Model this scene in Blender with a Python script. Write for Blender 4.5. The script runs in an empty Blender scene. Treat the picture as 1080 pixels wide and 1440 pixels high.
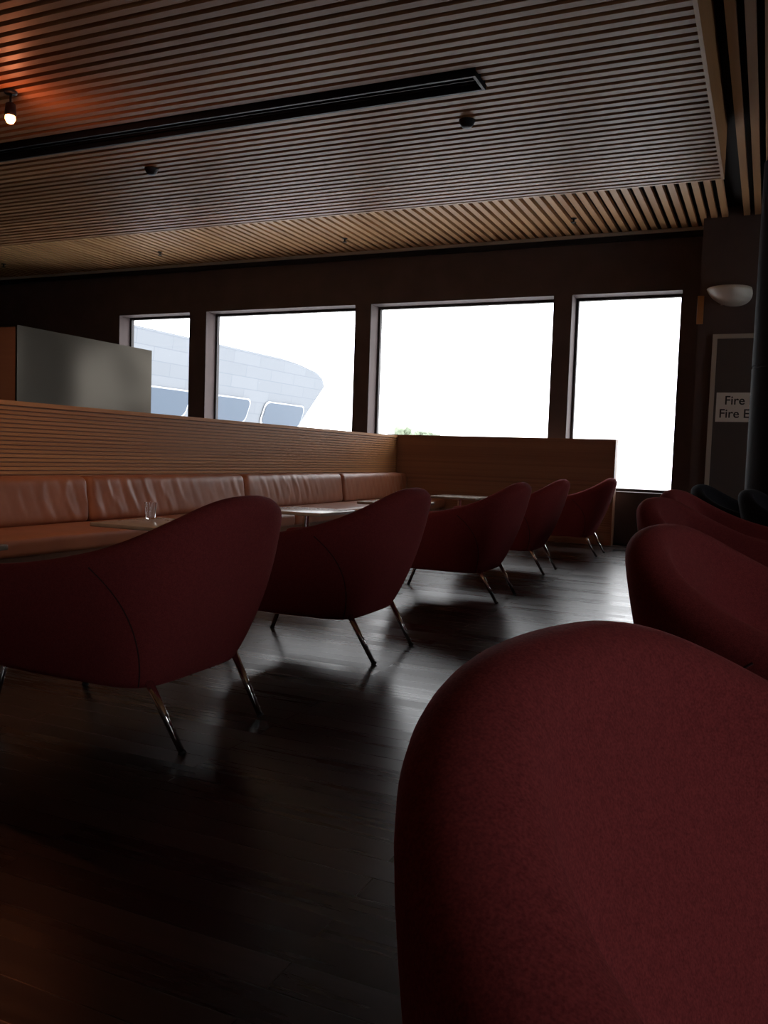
import bpy, math, random, bmesh
from mathutils import Vector, Matrix
random.seed(4)
S=bpy.context.scene
S.view_settings.view_transform='Standard'
S.view_settings.look='None'
S.view_settings.exposure=0
COL=S.collection

# ---------------- helpers ----------------
def mesh_obj(name,verts,faces,mat=None,parent=None,smooth=False,loc=(0,0,0)):
    m=bpy.data.meshes.new(name); m.from_pydata([tuple(v) for v in verts],[],faces); m.update()
    o=bpy.data.objects.new(name,m); COL.objects.link(o); o.location=loc
    if mat: m.materials.append(mat)
    if parent: o.parent=parent
    if smooth:
        for p in m.polygons: p.use_smooth=True
    return o
def boxes(name,lst,mat,parent=None,bevel=0,loc=(0,0,0)):
    V=[];F=[]
    for (a,b) in lst:
        x0,y0,z0=a;x1,y1,z1=b;n=len(V)
        V+=[(x0,y0,z0),(x1,y0,z0),(x1,y1,z0),(x0,y1,z0),(x0,y0,z1),(x1,y0,z1),(x1,y1,z1),(x0,y1,z1)]
        F+=[[n,n+3,n+2,n+1],[n+4,n+5,n+6,n+7],[n,n+1,n+5,n+4],[n+1,n+2,n+6,n+5],[n+2,n+3,n+7,n+6],[n+3,n,n+4,n+7]]
    o=mesh_obj(name,V,F,mat,parent,loc=loc)
    if bevel:
        b=o.modifiers.new('bevel','BEVEL'); b.width=bevel; b.segments=3
        b.limit_method='ANGLE'
        for p in o.data.polygons: p.use_smooth=True
    return o
def lathe(name,prof,mat,parent=None,loc=(0,0,0),n=32):
    V=[];F=[]
    for (r,z) in prof:
        for i in range(n):
            a=2*math.pi*i/n; V.append((r*math.cos(a),r*math.sin(a),z))
    for j in range(len(prof)-1):
        for i in range(n):
            F.append([j*n+i,j*n+(i+1)%n,(j+1)*n+(i+1)%n,(j+1)*n+i])
    F.append([i for i in range(n)][::-1]); F.append([(len(prof)-1)*n+i for i in range(n)])
    o=mesh_obj(name,V,F,mat,parent,True,loc)
    e=o.modifiers.new('es','EDGE_SPLIT'); e.split_angle=math.radians(50)
    return o
def tube(name,pts,rad,mat,parent=None,n=12):
    V=[];F=[]
    pts=[Vector(p) for p in pts]
    for k,p in enumerate(pts):
        d=(pts[min(k+1,len(pts)-1)]-pts[max(k-1,0)]).normalized()
        a=d.cross(Vector((0,0,1)))
        if a.length<1e-4: a=Vector((1,0,0))
        a.normalize(); b=d.cross(a)
        r=rad[k] if isinstance(rad,(list,tuple)) else rad
        for i in range(n):
            t=2*math.pi*i/n; V.append(p+r*(a*math.cos(t)+b*math.sin(t)))
    for k in range(len(pts)-1):
        for i in range(n):
            F.append([k*n+i,k*n+(i+1)%n,(k+1)*n+(i+1)%n,(k+1)*n+i])
    F.append(list(range(n))[::-1]); F.append([(len(pts)-1)*n+i for i in range(n)])
    return mesh_obj(name,V,F,mat,parent,True)
def empty(name,loc=(0,0,0),rz=0):
    e=bpy.data.objects.new(name,None); COL.objects.link(e); e.location=loc; e.rotation_euler=(0,0,rz); e.empty_display_size=.1
    return e

class N:
    def __init__(s,name):
        s.m=bpy.data.materials.new(name); s.m.use_nodes=True; s.t=s.m.node_tree
        s.b=s.t.nodes['Principled BSDF']
    def n(s,ty,**k):
        x=s.t.nodes.new(ty)
        for a,v in k.items(): setattr(x,a,v)
        return x
    def l(s,a,b): s.t.links.new(a,b)
def basic(name,col,rough=.6,metal=0,spec=.5,noise=0,nscale=20,bump=0,**k):
    M=N(name); b=M.b
    b.inputs['Roughness'].default_value=rough; b.inputs['Metallic'].default_value=metal
    b.inputs['Specular IOR Level'].default_value=spec
    tc=M.n('ShaderNodeTexCoord'); nz=M.n('ShaderNodeTexNoise'); nz.inputs['Scale'].default_value=nscale; nz.inputs['Detail'].default_value=4
    M.l(tc.outputs['Object'],nz.inputs['Vector'])
    r=M.n('ShaderNodeValToRGB'); M.l(nz.outputs['Fac'],r.inputs['Fac'])
    r.color_ramp.elements[0].color=tuple(c*(1-noise) for c in col)+(1,)
    r.color_ramp.elements[1].color=tuple(min(1,c*(1+noise)) for c in col)+(1,)
    r.color_ramp.elements[0].position=.3; r.color_ramp.elements[1].position=.7
    M.l(r.outputs['Color'],b.inputs['Base Color'])
    if bump:
        bp=M.n('ShaderNodeBump'); bp.inputs['Strength'].default_value=bump; bp.inputs['Distance'].default_value=.004
        M.l(nz.outputs['Fac'],bp.inputs['Height']); M.l(bp.outputs['Normal'],b.inputs['Normal'])
    for kk,v in k.items(): b.inputs[kk.replace('_',' ')].default_value=v
    return M.m
def wood(name,c1,c2,axis,rough=.45,spec=.4):
    M=N(name); b=M.b
    tc=M.n('ShaderNodeTexCoord'); mp=M.n('ShaderNodeMapping')
    sc=[30,30,30]; sc[axis]=1.2
    mp.inputs['Scale'].default_value=sc
    geo=M.n('ShaderNodeNewGeometry')
    add=M.n('ShaderNodeVectorMath',operation='MULTIPLY_ADD')
    M.l(geo.outputs['Random Per Island'],add.inputs[0]); add.inputs[1].default_value=(7,5,3)
    M.l(tc.outputs['Object'],add.inputs[2])
    M.l(add.outputs[0],mp.inputs['Vector'])
    nz=M.n('ShaderNodeTexNoise'); nz.inputs['Scale'].default_value=1; nz.inputs['Detail'].default_value=5
    M.l(mp.outputs[0],nz.inputs['Vector'])
    ml=M.n('ShaderNodeMath',operation='MULTIPLY'); ml.inputs[1].default_value=.5
    M.l(geo.outputs['Random Per Island'],ml.inputs[0])
    ad=M.n('ShaderNodeMath',operation='MULTIPLY_ADD'); ad.inputs[1].default_value=.55
    M.l(nz.outputs['Fac'],ad.inputs[0]); M.l(ml.outputs[0],ad.inputs[2])
    r=M.n('ShaderNodeValToRGB'); r.color_ramp.elements[0].color=c1+(1,); r.color_ramp.elements[1].color=c2+(1,)
    r.color_ramp.elements[0].position=.1; r.color_ramp.elements[1].position=.9
    M.l(ad.outputs[0],r.inputs['Fac']); M.l(r.outputs['Color'],b.inputs['Base Color'])
    b.inputs['Roughness'].default_value=rough; b.inputs['Specular IOR Level'].default_value=spec
    return M.m

# ---------------- materials ----------------
slatX=wood('slat_wood_x',(.26,.125,.058),(.47,.25,.12),0,spec=.3)
slatY=wood('slat_wood_y',(.40,.21,.095),(.60,.345,.16),1,spec=.3)
panelwood=wood('panel_wood',(.37,.158,.055),(.53,.245,.09),1,rough=.55,spec=.25)
lowwood=wood('low_wall_wood',(.22,.10,.058),(.33,.155,.088),0)
dark=basic('ceiling_void',(.012,.010,.009),.9)
wallm=basic('wall_paint_brown',(.080,.055,.052),.75,noise=.15,nscale=3)
wallr=basic('wall_paint_umber',(.10,.07,.065),.75,noise=.1,nscale=3)
revealm=basic('reveal_paint',(.04,.036,.036),.6)
ventm=basic('vent_metal',(.012,.013,.018),.5,spec=.3)
chrome=basic('chrome',(.75,.75,.75),.12,metal=1)
leather=basic('tan_leather',(.32,.118,.058),.42,spec=.35,noise=.12,nscale=6,bump=.3)
tablem=basic('table_laminate',(.34,.28,.23),.25,noise=.1)
white=basic('white_enamel',(.80,.78,.70),.4)
signw=basic('sign_white',(.85,.83,.77),.6)
signt=basic('sign_letters',(.03,.03,.03),.6)
framem=basic('door_frame_paint',(.50,.46,.40),.5)
cabm=basic('cabinet_door_grey',(.10,.085,.08),.5)
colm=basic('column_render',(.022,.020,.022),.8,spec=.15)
# brushed steel
M=N('brushed_steel'); b=M.b
tc=M.n('ShaderNodeTexCoord'); nz=M.n('ShaderNodeTexNoise'); nz.inputs['Scale'].default_value=1.3; nz.inputs['Detail'].default_value=0
M.l(tc.outputs['Object'],nz.inputs['Vector'])
mp2=M.n('ShaderNodeMapping'); mp2.inputs['Scale'].default_value=(2,2,300); M.l(tc.outputs['Object'],mp2.inputs[0])
n2=M.n('ShaderNodeTexNoise'); n2.inputs['Scale'].default_value=1; M.l(mp2.outputs[0],n2.inputs['Vector'])
bp=M.n('ShaderNodeBump'); bp.inputs['Strength'].default_value=1; bp.inputs['Distance'].default_value=.10
M.l(nz.outputs['Fac'],bp.inputs['Height']); M.l(bp.outputs['Normal'],b.inputs['Normal'])
mrs=M.n('ShaderNodeMapRange'); mrs.inputs['To Min'].default_value=.32; mrs.inputs['To Max'].default_value=.42; M.l(n2.outputs['Fac'],mrs.inputs['Value']); M.l(mrs.outputs[0],b.inputs['Roughness'])
b.inputs['Base Color'].default_value=(.10,.09,.076,1); b.inputs['Metallic'].default_value=1
b.inputs['Specular Tint'].default_value=(.45,.43,.40,1)
steel=M.m
def fabric(name,c1,c2,sheen=.2):
    M=N(name); b=M.b
    tc=M.n('ShaderNodeTexCoord'); nz=M.n('ShaderNodeTexNoise'); nz.inputs['Scale'].default_value=420; nz.inputs['Detail'].default_value=3
    n2=M.n('ShaderNodeTexNoise'); n2.inputs['Scale'].default_value=110; n2.inputs['Detail'].default_value=4
    M.l(tc.outputs['Object'],nz.inputs['Vector']); M.l(tc.outputs['Object'],n2.inputs['Vector'])
    mx=M.n('ShaderNodeMath',operation='MULTIPLY_ADD'); mx.inputs[1].default_value=.75
    M.l(nz.outputs['Fac'],mx.inputs[0])
    m2=M.n('ShaderNodeMath',operation='MULTIPLY'); m2.inputs[1].default_value=.25; M.l(n2.outputs['Fac'],m2.inputs[0]); M.l(m2.outputs[0],mx.inputs[2])
    r=M.n('ShaderNodeValToRGB'); r.color_ramp.elements[0].color=c1+(1,); r.color_ramp.elements[1].color=c2+(1,)
    r.color_ramp.elements[0].position=.35; r.color_ramp.elements[1].position=.65
    M.l(mx.outputs[0],r.inputs['Fac']); M.l(r.outputs['Color'],b.inputs['Base Color'])
    bp=M.n('ShaderNodeBump'); bp.inputs['Strength'].default_value=.45; bp.inputs['Distance'].default_value=.0014
    M.l(mx.outputs[0],bp.inputs['Height']); M.l(bp.outputs['Normal'],b.inputs['Normal'])
    b.inputs['Roughness'].default_value=.95; b.inputs['Specular IOR Level'].default_value=.1
    b.inputs['Sheen Weight'].default_value=sheen; b.inputs['Sheen Roughness'].default_value=.4
    b.inputs['Sheen Tint'].default_value=c2+(1,)
    return M.m
redf=fabric('red_wool',(.18,.030,.033),(.31,.055,.057))
blackf=fabric('black_wool',(.008,.007,.010),(.018,.017,.021),.05)
seamf=basic('seam_dark',(.05,.009,.012),.9)
# floor
M=N('dark_timber_floor'); b=M.b
tc=M.n('ShaderNodeTexCoord'); br=M.n('ShaderNodeTexBrick')
br.inputs['Scale'].default_value=1; br.inputs['Brick Width'].default_value=1.6; br.inputs['Row Height'].default_value=.095
br.inputs['Mortar Size'].default_value=.0018; br.inputs['Mortar'].default_value=(.002,.0015,.0015,1)
br.inputs['Color1'].default_value=(.012,.0075,.007,1); br.inputs['Color2'].default_value=(.044,.027,.023,1)
M.l(tc.outputs['Object'],br.inputs['Vector'])
mp=M.n('ShaderNodeMapping'); mp.inputs['Scale'].default_value=(2,40,1); M.l(tc.outputs['Object'],mp.inputs[0])
nz=M.n('ShaderNodeTexNoise'); nz.inputs['Scale'].default_value=1; nz.inputs['Detail'].default_value=5; M.l(mp.outputs[0],nz.inputs['Vector'])
mr=M.n('ShaderNodeMapRange'); mr.inputs['To Min'].default_value=.5; mr.inputs['To Max'].default_value=1.5; M.l(nz.outputs['Fac'],mr.inputs['Value'])
vm=M.n('ShaderNodeVectorMath',operation='SCALE'); M.l(br.outputs['Color'],vm.inputs[0]); M.l(mr.outputs[0],vm.inputs['Scale'])
M.l(vm.outputs[0],b.inputs['Base Color'])
sepc=M.n('ShaderNodeSeparateColor'); M.l(br.outputs['Color'],sepc.inputs[0])
ra=M.n('ShaderNodeMath',operation='MULTIPLY_ADD'); M.l(sepc.outputs[0],ra.inputs[0]); ra.inputs[1].default_value=2.4
mr2=M.n('ShaderNodeMapRange'); mr2.inputs['To Min'].default_value=.17; mr2.inputs['To Max'].default_value=.29; M.l(nz.outputs['Fac'],mr2.inputs['Value'])
M.l(mr2.outputs[0],ra.inputs[2]); M.l(ra.outputs[0],b.inputs['Roughness'])
b.inputs['Specular IOR Level'].default_value=.33
bp=M.n('ShaderNodeBump'); bp.inputs['Strength'].default_value=.6; bp.inputs['Distance'].default_value=.003
M.l(br.outputs['Fac'],bp.inputs['Height']); bp.invert=True; M.l(bp.outputs['Normal'],b.inputs['Normal'])
floorm=M.m
M=N('window_glass'); t=M.t; out=[n for n in t.nodes if n.type=='OUTPUT_MATERIAL'][0]
tr=M.n('ShaderNodeBsdfTransparent'); gl=M.n('ShaderNodeBsdfGlossy'); gl.inputs['Roughness'].default_value=.02
mx=M.n('ShaderNodeMixShader'); mx.inputs[0].default_value=.04; M.l(tr.outputs[0],mx.inputs[1]); M.l(gl.outputs[0],mx.inputs[2]); M.l(mx.outputs[0],out.inputs[0])
panem=M.m
glassm=basic('clear_glass',(.9,.9,.9),.03,Transmission_Weight=1.0,IOR=1.45)

# ---------------- room ----------------
XL,XR,YF,YB=-14,4.5,-4,11
boxes('floor',[((XL,YF,-.1),(XR,YB+.35,0))],floorm)
boxes('ceiling',[((XL,YF,3.95),(XR,YB+.35,4.1))],dark)
boxes('wall_left',[((XL-.2,YF,0),(XL,YB+.35,4.1))],wallm)
rops=[(-2.3,0.0),(7.9,9.3)]; RS,RH=1.0,2.7
L=[((XR,YF,0),(XR+.2,YB+.35,RS)),((XR,YF,RH),(XR+.2,YB+.35,4.1))]; py=YF
for a,c in rops:
    L.append(((XR,py,RS),(XR+.2,a,RH))); py=c
L.append(((XR,py,RS),(XR+.2,YB+.35,RH)))
boxes('wall_right',L,wallr)
boxes('wall_front',[((XL,YF-.2,0),(XR,YF,4.1))],wallr)
ops=[(-9.68,-8.30),(-7.99,-5.446),(-5.20,-2.623),(-2.387,-1.06)]
SILL,HEAD=.657,3.12
L=[((XL,YB,0),(XR,YB+.35,SILL)),((XL,YB,HEAD),(XR,YB+.35,3.95))]
px=XL
for a,c in ops:
    L.append(((px,YB,SILL),(a,YB+.35,HEAD))); px=c
L.append(((px,YB,SILL),(XR,YB+.35,HEAD)))
boxes('wall_back',L,wallm)
for i,(a,c) in enumerate(ops):
    e=empty('window_%d'%(i+1),((a+c)/2,YB+.25,0))
    w=(c-a)/2; f=.035
    boxes('frame',[((-w,0,SILL),(-w+f,.06,HEAD)),((w-f,0,SILL),(w,.06,HEAD)),((-w+f,0,SILL),(w-f,.06,SILL+f)),((-w+f,0,HEAD-f),(w-f,.06,HEAD))],revealm,e)
    boxes('pane',[((-w+f,.03,SILL+f),(w-f,.034,HEAD-f))],panem,e)
for i,(a,c) in enumerate(rops):
    e=empty('window_%d'%(i+5),(XR+.10,(a+c)/2,0))
    w=(c-a)/2; f=.04
    boxes('frame',[((0,-w,RS),(.06,-w+f,RH)),((0,w-f,RS),(.06,w,RH)),((0,-w+f,RS),(.06,w-f,RS+f)),((0,-w+f,RH-f),(.06,w-f,RH)),((0,-.02,RS+f),(.06,.02,RH-f))],revealm,e)
boxes('trim_1',[((XL,YB-.06,3.74),(-.83,YB,3.80))],ventm)
boxes('trim_2',[((XL,YB-.10,3.80),(-.83,YB,3.835))],framem)
boxes('wall_pier',[((-.832,10.6,0),(XR,YB,3.95))],wallr)

lst=[]
p=.115
x=XL+.02
while x<XR:
    y0=8.06 if x<-.50 else YF
    if not(-.56<=x<-.47): lst.append(((x,y0,3.84),(x+.065,YB-.001,3.89)))
    x+=p
boxes('perimeter_ceiling_slats',lst,slatY)
drop=empty('lowered_ceiling_raft',(0,0,0))
lst=[];y=8.02-.06;p=.1
while y>YF:
    x1=-.51
    vent=(y+.055>5.37 and y<5.62)
    lst.append((((-1.85 if vent else XL),y,3.48),(x1,y+.055,3.53)))
    y-=p
boxes('slats',lst,slatX,drop)
boxes('backing',[((XL,YF,3.545),(-.51,8.02,3.57))],dark,drop)
boxes('fascia',[((-.51,YF,3.475),(-.485,8.045,3.95)),((XL,8.02,3.475),(-.51,8.045,3.95))],slatY,drop)
v=empty('air_vent_grille',(0,0,0))
vb=[((XL,5.38,3.455),(-1.86,5.40,3.54)),((XL,5.59,3.455),(-1.86,5.61,3.54)),((-1.88,5.40,3.455),(-1.86,5.59,3.54))]
for k in range(3):
    yy=5.44+k*.05; vb.append(((XL,yy,3.48),(-1.88,yy+.010,3.54)))
boxes('blades',vb,ventm,v)

def sprinkler(x,y,z,big=False):
    e=empty('smoke_detector' if big else 'fire_sprinkler',(x,y,z))
    if big:
        lathe('body',[(.012,-.055),(.035,-.05),(.05,-.03),(.06,0.0-.003),(.06,-.001)],ventm,e)
    else:
        lathe('body',[(.03,-.05),(.032,-.045),(.010,-.04),(.012,-.012),(.035,-.008),(.035,-.001)],ventm,e,n=20)
def ray(u,vv,Z=None,Y=None,X=None):
    cx,cy=u-540,720-vv
    w=Vector((.9121*cx-.0573*cy-489.2,.4085*cx+.0454*cy+1098.5,.0338*cx+.9973*cy-78.1))
    k=(Z-1)/w.z if Z is not None else (Y/w.y if Y is not None else X/w.x)
    return Vector((w.x*k,w.y*k,1+w.z*k))
for (u,vv,zz,bg) in [(657,172,3.48,True),(213,240,3.48,True),(485,338,3.84,False),(807,310,3.84,False),(225,357,3.84,False),(5,374,3.84,False)]:
    q=ray(u,vv-3,Z=zz); sprinkler(q.x,q.y,zz,bg)

# ---------------- spot lamps ----------------
bulb=basic('halogen_bulb',(1,.6,.3),.4,Emission_Color=(1,.40,.14,1),Emission_Strength=9.0)
def spot(x,y,tgt,power,name='ceiling_spotlight',size=95):
    e=empty(name,(x,y,3.48))
    lathe('mount',[(.04,-.02),(.045,-.015),(.045,-.001)],ventm,e,n=20)
    tube('stem',[(0,0,-.015),(0,0,-.09)],.008,ventm,e)
    d=(Vector(tgt)-Vector((x,y,3.48-.13))).normalized()
    q=d.to_track_quat('-Z','Y')
    h=lathe('housing',[(.020,.05),(.034,.04),(.040,-.03),(.038,-.045),(.033,-.045),(.033,-.02)],ventm,e,loc=(0,0,-.13),n=24)
    h.rotation_mode='QUATERNION'; h.rotation_quaternion=q
    bb=lathe('bulb',[(.004,-.10),(.024,-.09),(.036,-.065),(.033,-.03),(.015,-.01)],bulb,e,loc=(0,0,-.13),n=20)
    bb.rotation_mode='QUATERNION'; bb.rotation_quaternion=q
    ld=bpy.data.lights.new('lamp','SPOT'); ld.energy=power; ld.color=(1,.6,.38); ld.spot_size=math.radians(size); ld.spot_blend=.9; ld.shadow_soft_size=.03
    lo=bpy.data.objects.new('lamp',ld); COL.objects.link(lo); lo.parent=e; lo.location=Vector((0,0,-.13))+d*.11
    lo.rotation_mode='QUATERNION'; lo.rotation_quaternion=q
q=ray(15,128,Z=3.48)
spot(q.x,q.y,(q.x+.15,q.y-.25,0),9)
ld=bpy.data.lights.new('glow','POINT'); ld.energy=4.5; ld.color=(1,.28,.12); ld.shadow_soft_size=.03
lo=bpy.data.objects.new('glow',ld); COL.objects.link(lo); lo.parent=bpy.data.objects['ceiling_spotlight']; lo.location=(.04,-.02,-.24)
for yy,ty,pw in ((2.2,4.2,66),(2.0,6.5,56),(0,1,26),(-2,-1,20)):
    spot(-2.6,yy,(-4.4,ty,.8),pw,size=70)

# ---------------- banquette and panels ----------------
PX=-4.6
bs=empty('slatted_partition',(0,0,0))
lst=[]; z=.74
while z<1.25:
    lst.append(((PX-.02,YF+.3,z),(PX,10.68,z+.020))); z+=.0285
boxes('slats',lst,panelwood,bs)
boxes('core',[((PX-.14,YF+.3,0),(PX-.016,10.68,1.255))],lowwood,bs)
boxes('cap',[((PX-.15,YF+.3,1.255),(PX+.008,10.68,1.285))],panelwood,bs)
lw=empty('low_partition_wall',(0,0,0))
boxes('core',[((PX-.14,10.715,0),(-1.72,10.85,1.27))],lowwood,lw)
lst=[];z=.03
while z<1.25:
    lst.append(((PX,10.70,z),(-1.72,10.716,z+.026))); z+=.0285
boxes('slats',lst,lowwood,lw)
boxes('cap',[((PX-.15,10.69,1.27),(-1.705,10.86,1.30))],lowwood,lw)
boxes('end_post',[((-1.72,10.69,0),(-1.705,10.86,1.27))],lowwood,lw)

bq=empty('leather_banquette',(0,0,0))
def cushion(name,x0,x1,y0,y1,z0,z1,r,mat,par,rake=0,wr=0):
    nx,ny,nz=6,90,10
    me=bpy.data.meshes.new(name)
    o=bpy.data.objects.new(name,me); COL.objects.link(o); o.parent=par
    V=[];F=[];idx={}
    ph=random.uniform(0,6)
    def add(i,j,k):
        if (i,j,k) in idx: return idx[(i,j,k)]
        a=x0+(x1-x0)*i/nx; b_=y0+(y1-y0)*j/ny; c=z0+(z1-z0)*k/nz
        P=Vector((a,b_,c))
        C=Vector((min(max(a,x0+r),x1-r),min(max(b_,y0+r),y1-r),min(max(c,z0+r),z1-r)))
        d=P-C
        if d.length>1e-6: P=C+d.normalized()*min(r,d.length)
        if wr:
            fade=math.sin(math.pi*min(max((P.z-z0)/(z1-z0),0),1))
            w=max(0,math.sin(P.y*31+math.sin(P.z*13+ph)*1.8+ph))**3-.8*max(0,math.sin(P.y*53+P.z*16+ph))**4
            amp=.6+.4*math.sin(P.y*3.1+ph)
            if i==nx: P.x+=wr*w*(.35+fade*.6)*amp
            if k==nz: P.z+=wr*.25*math.sin(P.y*17+ph)
        P.x-=rake*(P.z-z0)
        V.append(P); idx[(i,j,k)]=len(V)-1; return len(V)-1
    for j in range(ny):
        for k in range(nz):
            F.append([add(nx,j,k),add(nx,j+1,k),add(nx,j+1,k+1),add(nx,j,k+1)])
            F.append([add(0,j,k),add(0,j,k+1),add(0,j+1,k+1),add(0,j+1,k)])
        for i in range(nx):
            F.append([add(i,j,nz),add(i+1,j,nz),add(i+1,j+1,nz),add(i,j+1,nz)])
            F.append([add(i,j,0),add(i,j+1,0),add(i+1,j+1,0),add(i+1,j,0)])
    for i in range(nx):
        for k in range(nz):
            F.append([add(i,0,k),add(i+1,0,k),add(i+1,0,k+1),add(i,0,k+1)])
            F.append([add(i,ny,k),add(i,ny,k+1),add(i+1,ny,k+1),add(i+1,ny,k)])
    me.from_pydata([tuple(p) for p in V],[],F); me.materials.append(mat)
    bm=bmesh.new(); bm.from_mesh(me); bmesh.ops.recalc_face_normals(bm,faces=bm.faces); bm.to_mesh(me); bm.free()
    for p in me.polygons: p.use_smooth=True
    s=o.modifiers.new('s','SUBSURF'); s.levels=1; s.render_levels=1
    return o
edges=[-3.27,-1.27,.73,2.73,4.73,6.74,8.73,10.66]
for a,c in zip(edges[:-1],edges[1:]):
    cushion('back_cushion',PX+.052,PX+.22,a+.006,c-.006,.46,.79,.05,leather,bq,rake=.12,wr=.010)
    cushion('seat_cushion',PX+.1,PX+.74,a+.004,c-.004,.34,.47,.04,leather,bq)
boxes('plinth',[((PX+.01,-3.27,0),(PX+.66,10.66,.345))],lowwood,bq)

sv=empty('steel_servery_unit',(0,0,0))
boxes('body',[((-7.2,5.18,0),(-5.62,6.82,1.95))],lowwood,sv)
boxes('steel_panel',[((-5.62,5.17,0),(-5.60,6.83,1.96)),((-7.2,5.17,1.95),(-5.62,6.83,1.96))],steel,sv)

# ---------------- tub chair ----------------
zb=.20
def sp(t,e): return math.copysign(abs(t)**e,t)
def plan(s,w):
    ww=w**.87
    def mix(a,b): return a+(b-a)*ww
    xc=mix(-.04,.06); a=mix(.34,.51); bb=mix(.307,.405); n=2.35+3.0*(1-w)**1.2; xf=mix(-.36,-.42)
    A=.66
    if abs(s)<=A:
        ph=s/A*math.pi/2
        return xc+a*sp(math.cos(ph),2/n), bb*sp(math.sin(ph),2/n)
    k=(abs(s)-A)/(1-A)
    return xc+(xf-xc)*k, math.copysign(bb*(1-.06*k*k),s)
def ztop(s):
    x,_=plan(s,1)
    t=(x+.40)/.96
    return .575+.085*t+.185*max(t,0)**2.6
BUL=.012
def pt(s,z,d):
    w=(z-zb)/(ztop(s)-zb)
    w=min(max(w,0),1)
    e=.012
    x,y=plan(s,w); x1,y1=plan(max(-1,s-e),w); x2,y2=plan(min(1,s+e),w)
    tx,ty=x2-x1,y2-y1; L=math.hypot(tx,ty) or 1
    nx,ny=-ty/L,tx/L
    if nx*(x+.1)+ny*y>0: nx,ny=-nx,-ny
    if abs(s)>=.70: nx,ny=0,-math.copysign(1,s)
    return Vector((x+nx*d,y+ny*d,z))
def shell_mesh(name):
    NS=80; V=[];F=[]
    for i in range(NS+1):
        s=-1+2*i/NS
        zt=ztop(s); r=.055-.015*max(0,(abs(s)-.6)/.4); th=2*r
        row=[]
        row.append(pt(s,zb,.10)); row.append(pt(s,zb,.03)); row.append(pt(s,zb+.003,.006))
        for k in range(0,9):
            z=zb+.014+(zt-r-zb-.014)*k/8; bulge=-BUL*math.sin(math.pi*k/8)
            row.append(pt(s,z,bulge))
        for k in range(1,8):
            a=math.pi*k/8
            p0=pt(s,zt-r,r-r*math.cos(a)); p0.z=zt-r+r*math.sin(a); row.append(p0)
        for k in range(0,6):
            z=zt-r-(zt-r-.33)*k/5; row.append(pt(s,z,th+.03*k/5+.0))
        row.append(pt(s,.33,th+.06))
        prof=len(row); V+=row
    for i in range(NS):
        for j in range(prof-1):
            F.append([i*prof+j,i*prof+j+1,(i+1)*prof+j+1,(i+1)*prof+j])
    for i in (0,NS):
        ring=[i*prof+j for j in range(prof)]
        c=Vector((0,0,0))
        for q_ in ring: c+=V[q_]
        c/=len(ring)
        r1=[]
        for q_ in ring:
            v_=V[q_].lerp(c,.25); v_.x-=.022; V.append(v_); r1.append(len(V)-1)
        r2=[]
        for q_ in ring:
            v_=V[q_].lerp(c,.7); v_.x-=.03; V.append(v_); r2.append(len(V)-1)
        V.append(c+Vector((-.031,0,0))); ci=len(V)-1
        for A_,B_ in ((ring,r1),(r1,r2)):
            for j in range(prof):
                k=(j+1)%prof
                F.append([A_[j],A_[k],B_[k],B_[j]])
        for j in range(prof): F.append([r2[j],r2[(j+1)%prof],ci])
    me=bpy.data.meshes.new(name); me.from_pydata([tuple(p) for p in V],[],F); me.update()
    bm=bmesh.new(); bm.from_mesh(me); bmesh.ops.remove_doubles(bm,verts=bm.verts,dist=.0004); bmesh.ops.recalc_face_normals(bm,faces=bm.faces); bm.to_mesh(me); bm.free()
    for p in me.polygons: p.use_smooth=True
    return me
SH=shell_mesh('shell')
def base_mesh(name,z0,z1,inset,xfront):
    V=[];n=48
    ring=[]
    for i in range(n+1):
        s=-1+2*i/n
        q=pt(s,(z0+z1)/2,inset); ring.append((max(q.x,xfront) if abs(s)<1 else xfront,q.y))
    R=len(ring)
    F=[]
    cx=sum(a for a,_ in ring)/R
    lv=[(z0,.93),(z0+.012,.985),((z0+z1)/2,1.0),(z1-.03,.985),(z1-.008,.93),(z1,.80),(z1+.012,.4)]
    for z,sc in lv:
        for a,b_ in ring: V.append((cx+(a-cx)*sc,b_*sc,z))
    for k in range(len(lv)-1):
        for i in range(R):
            j=(i+1)%R; F.append([k*R+i,k*R+j,(k+1)*R+j,(k+1)*R+i])
    F.append(list(range(R))[::-1]); F.append([(len(lv)-1)*R+i for i in range(R)])
    me=bpy.data.meshes.new(name); me.from_pydata(V,[],F); me.update()
    bm=bmesh.new(); bm.from_mesh(me); bmesh.ops.recalc_face_normals(bm,faces=bm.faces); bm.to_mesh(me); bm.free()
    for p in me.polygons: p.use_smooth=True
    return me
BA=base_mesh('base',.205,.345,.05,-.38)
CU=base_mesh('cushion',.345,.44,.12,-.42)
meshes={}
for key,mt in (('r',redf),('b',blackf)):
    for nm,me in (('s',SH),('a',BA),('c',CU)):
        c=me.copy(); c.materials.clear(); c.materials.append(mt); meshes[key+nm]=c
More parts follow.
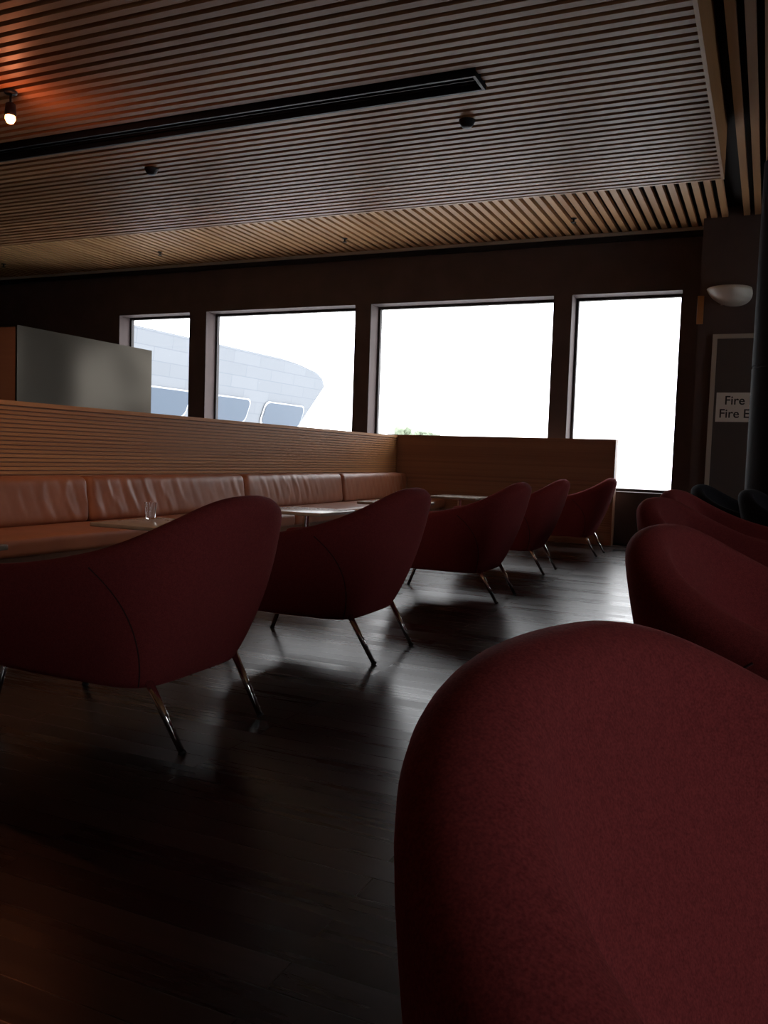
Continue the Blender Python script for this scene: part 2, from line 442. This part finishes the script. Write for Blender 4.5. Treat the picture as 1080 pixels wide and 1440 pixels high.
def tub_chair(x,y,rz,k='r'):
    e=empty('tub_armchair',(x,y,0),rz)
    for nm,key in (('shell','s'),('base','a'),('seat_cushion','c')):
        o=bpy.data.objects.new(nm,meshes[k+key]); COL.objects.link(o); o.parent=e
        if nm=='shell':
            sd=o.modifiers.new('s','SUBSURF'); sd.levels=1; sd.render_levels=1
    for sg in (-1,1):
        pts=[]
        for q in range(25):
            w=q/24; s=sg*(.345+.26*w)
            z=zb+.012+(ztop(s)-.055-zb-.012)*w
            pts.append(pt(s,z,-BUL*math.sin(math.pi*w)+.0012))
        tube('seam',pts,.0026,seamf if k=='r' else blackf,e,n=8)
        tube('leg_rear',[(.275,sg*.25,.24),(.415,sg*.237,.004)],[.015,.011],chrome,e)
        tube('foot_rear',[(.412,sg*.237,.008),(.418,sg*.237,0)],[.014,.014],ventm,e)
        tube('leg_front',[(-.36,sg*.25,.24),(-.445,sg*.237,.004)],[.015,.011],chrome,e)
        tube('foot_front',[(-.443,sg*.237,.008),(-.447,sg*.237,0)],[.014,.014],ventm,e)
    return e
for x,y in [(-2.12,2.50),(-2.09,3.94),(-2.09,5.98),(-2.17,7.69),(-2.04,9.52)]:
    tub_chair(x,y,0)
for x,y,rz in [(.310,.631,2.853),(.240,2.19,2.885),(.0,4.15,2.86),(-.07,5.7,2.87)]:
    tub_chair(x,y,rz)
tub_chair(-.05,7.9,2.87,'b'); tub_chair(.36,6.8,2.87,'b')

# ---------------- tables ----------------
def table(x,y):
    e=empty('cafe_table',(x,y,0))
    boxes('top',[((-.29,-.29,.535),(.29,.29,.56))],tablem,e,bevel=.006)
    lathe('pedestal',[(.22,0),(.22,.008),(.05,.022),(.025,.03),(.025,.51),(.09,.52),(.09,.535)],chrome,e)
for y in (2.45,4.14,5.9,7.7,9.6): table(-3.30,y)
def cup(loc):
    e=empty('drinking_glass',loc)
    lathe('glass',[(.028,0.0005),(.030,.004),(.038,.105),(.0355,.105),(.028,.012),(.001,.010)],glassm,e)
cup((-3.50,4.28,.56)); cup((-3.3,7.75,.56))

# ---------------- right end: column, cabinet, sconce ----------------
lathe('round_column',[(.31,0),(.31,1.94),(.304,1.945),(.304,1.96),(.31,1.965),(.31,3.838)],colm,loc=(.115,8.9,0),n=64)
cab=empty('fire_hose_cabinet',(0,0,0))
x0=-.663;x1=.55;zt=2.52;yy=10.6
boxes('frame',[((x0,yy-.03,0),(x0+.05,yy,zt)),((x1-.05,yy-.03,0),(x1,yy,zt)),((x0+.05,yy-.03,zt-.05),(x1-.05,yy,zt))],framem,cab)
boxes('door',[((x0+.05,yy-.012,0.01),(x1-.05,yy,zt-.05))],cabm,cab)
a=ray(1008,552,Y=yy-.02); c=ray(1008,593,Y=yy-.02)
sx=a.x; boxes('sign_plate',[((sx,yy-.02,c.z),(sx+1.02,yy-.012,a.z))],signw,cab)
def text(t,x,z,size):
    cu=bpy.data.curves.new('lettering','FONT'); cu.body=t; cu.size=size; cu.align_x='CENTER'; cu.align_y='CENTER'; cu.extrude=.001; cu.offset=.0015
    cu.materials.append(signt)
    o=bpy.data.objects.new('lettering',cu); COL.objects.link(o); o.parent=cab; o.location=(x,yy-.0215,z); o.rotation_euler=(math.pi/2,0,0)
hh=(a.z-c.z)
text('Fire Hose Reel',sx+.51,c.z+hh*.72,.14)
text('Fire Extinguisher',sx+.51,c.z+hh*.27,.14)
sc=empty('wall_sconce',(-.52,10.6,2.93))
V=[];F=[];nu,nv=24,10
for j in range(nv+1):
    t=j/nv*math.pi/2
    for i in range(nu+1):
        a_=math.pi*i/nu
        V.append((.24*math.cos(a_)*math.cos(t)**.9+.07*math.sin(t),-.26*math.sin(a_)*math.cos(t)**.8,.10-.20*math.sin(t)))
for j in range(nv):
    for i in range(nu): F.append([j*(nu+1)+i,j*(nu+1)+i+1,(j+1)*(nu+1)+i+1,(j+1)*(nu+1)+i])
o=mesh_obj('bowl',V,F,white,sc,True); m=o.modifiers.new('s','SOLIDIFY'); m.thickness=.008
boxes('backplate',[((-.08,-.012,-.08),(.08,0,.08))],white,sc)
q=ray(985,436,Y=10.59)
boxes('wooden_wall_plaque',[((q.x-.035,10.58,q.z-.16),(q.x+.035,10.6,q.z+.16))],panelwood,bevel=.004)

# ---------------- outside ----------------
grd=basic('outdoor_paving',(.7,.7,.7),.9)
boxes('ground_outside',[((-150,YB+1.0,-4.2),(90,250,-4))],grd)
M=N('museum_cladding'); b=M.b
tc=M.n('ShaderNodeTexCoord'); br=M.n('ShaderNodeTexBrick')
sx_=M.n('ShaderNodeSeparateXYZ'); cb=M.n('ShaderNodeCombineXYZ')
M.l(tc.outputs['Object'],sx_.inputs[0]); M.l(sx_.outputs['Y'],cb.inputs['X']); M.l(sx_.outputs['Z'],cb.inputs['Y'])
M.l(cb.outputs[0],br.inputs['Vector'])
br.inputs['Scale'].default_value=1; br.inputs['Brick Width'].default_value=2.4; br.inputs['Row Height'].default_value=.6; br.inputs['Mortar Size'].default_value=.02
br.inputs['Color1'].default_value=(.185,.200,.220,1); br.inputs['Color2'].default_value=(.200,.215,.235,1); br.inputs['Mortar'].default_value=(.160,.177,.202,1)
M.l(br.outputs['Color'],b.inputs['Base Color']); b.inputs['Roughness'].default_value=.9; b.inputs['Specular IOR Level'].default_value=.1
clad=M.m
mu=empty('curved_museum_building',(0,0,0))
def yend_(z):
    T=[(-5,37.5),(2.5,43.8),(5.05,46.4),(5.5,46.0),(5.77,45.2),(6.0,43.3),(6.1,41.5)]
    for (a,b_),(c_,d_) in zip(T[:-1],T[1:]):
        if z<=c_: return b_+(d_-b_)*(z-a)/(c_-a)
    return T[-1][1]
RR=1.0
def wallpt(y,z,out=0):
    ye=yend_(z); x=-25.1+.12*z
    if y>ye-RR:
        a=min((y-(ye-RR))/RR,math.pi/2)
        return Vector((x-RR+RR*math.cos(a)+out*math.cos(a),ye-RR+RR*math.sin(a)+out*math.sin(a),z))
    return Vector((x+out,y,z))
V=[];F=[]
zs=[-4+i*.5 for i in range(19)]+[5.05,5.3,5.5,5.65,5.77,5.9,6.0,6.1]
NYY=80
for zi,z in enumerate(zs):
    ye=yend_(z)
    for i in range(NYY+1):
        t=i/NYY; y=14+(ye-RR+RR*math.pi/2-14)*t
        V.append(wallpt(y,z))
for k in range(len(zs)-1):
    for i in range(NYY): F.append([k*(NYY+1)+i,k*(NYY+1)+i+1,(k+1)*(NYY+1)+i+1,(k+1)*(NYY+1)+i])
n0=len(V)
top=[(len(zs)-1)*(NYY+1)+i for i in range(NYY+1)]
V.append(Vector((-45,41.5,6.1))); V.append(Vector((-45,14,6.1)))
F.append(top+[n0,n0+1])
mesh_obj('hull',V,F,clad,mu,True)
bl=basic('museum_window_glass',(.055,.080,.115),.2,spec=.4)
wf=basic('museum_window_frame',(.5,.53,.57),.6)
for (ya,yb) in [(28.2,32.4),(34.3,37.4),(39.0,43.0)]:
    for (gr,mt,out,nm) in ((.13,wf,.06,'frame'),(0,bl,.12,'glazing')):
        V=[];za,zc=2.5-gr*.6,3.65+gr*.6;r=.35
        for (cy_,cz_,a0) in ((yb+gr-r,zc-r,0),(ya-gr+r,zc-r,90),(ya-gr+r,za+r,180),(yb+gr-r,za+r,270)):
            for k in range(7):
                a_=math.radians(a0+k*15); zz=cz_+r*math.sin(a_); yy_=cy_+r*math.cos(a_)+.35*(zz-2.5)
                V.append((-25.1+.12*zz+out,yy_,zz))
        mesh_obj(nm,V,[list(range(len(V)))],mt,mu)
leaf=basic('foliage',(.20,.24,.17),.9,noise=.4,nscale=2)
tr=empty('tree',(0,0,0))
bm=bmesh.new()
for k in range(70):
    x=-25+random.uniform(-2.4,2.4); y=60+random.uniform(-1.5,1.5); z=2.95-abs(x+24.6)*.3+random.uniform(-.8,.15); r=random.uniform(.18,.42)
    bmesh.ops.create_icosphere(bm,subdivisions=2,radius=r,matrix=Matrix.Translation((x,y,z)))
for vv in bm.verts: vv.co+=Vector((random.uniform(-.08,.08),random.uniform(-.08,.08),random.uniform(-.08,.08)))
me=bpy.data.meshes.new('crown'); bm.to_mesh(me); bm.free(); me.materials.append(leaf)
o=bpy.data.objects.new('crown',me); COL.objects.link(o); o.parent=tr
tube('trunk',[(-25,60,-4),(-25,60,-1),(-25,60,2)],[.35,.25,.15],lowwood,tr)

# ---------------- world & camera ----------------
w=bpy.data.worlds.new('overcast_sky'); S.world=w; w.use_nodes=True
bg=w.node_tree.nodes['Background']; bg.inputs[0].default_value=(.95,.97,1,1); bg.inputs[1].default_value=5.0

Yv=Vector((540,60,-1205)).normalized()
Xv=-Vector((-2707,170,-1205)); Xv=(Xv-Xv.dot(Yv)*Yv).normalized()
Zv=Xv.cross(Yv)
R=Matrix(((Xv.x,Xv.y,Xv.z),(Yv.x,Yv.y,Yv.z),(Zv.x,Zv.y,Zv.z)))
cam=bpy.data.cameras.new('camera'); co=bpy.data.objects.new('camera',cam); COL.objects.link(co)
co.matrix_world=Matrix.Translation((0,0,1))@R.to_4x4()
cam.sensor_fit='VERTICAL'; cam.sensor_height=36; cam.sensor_width=27; cam.lens=1205/1440*36; cam.clip_start=.02; cam.clip_end=500
S.camera=co
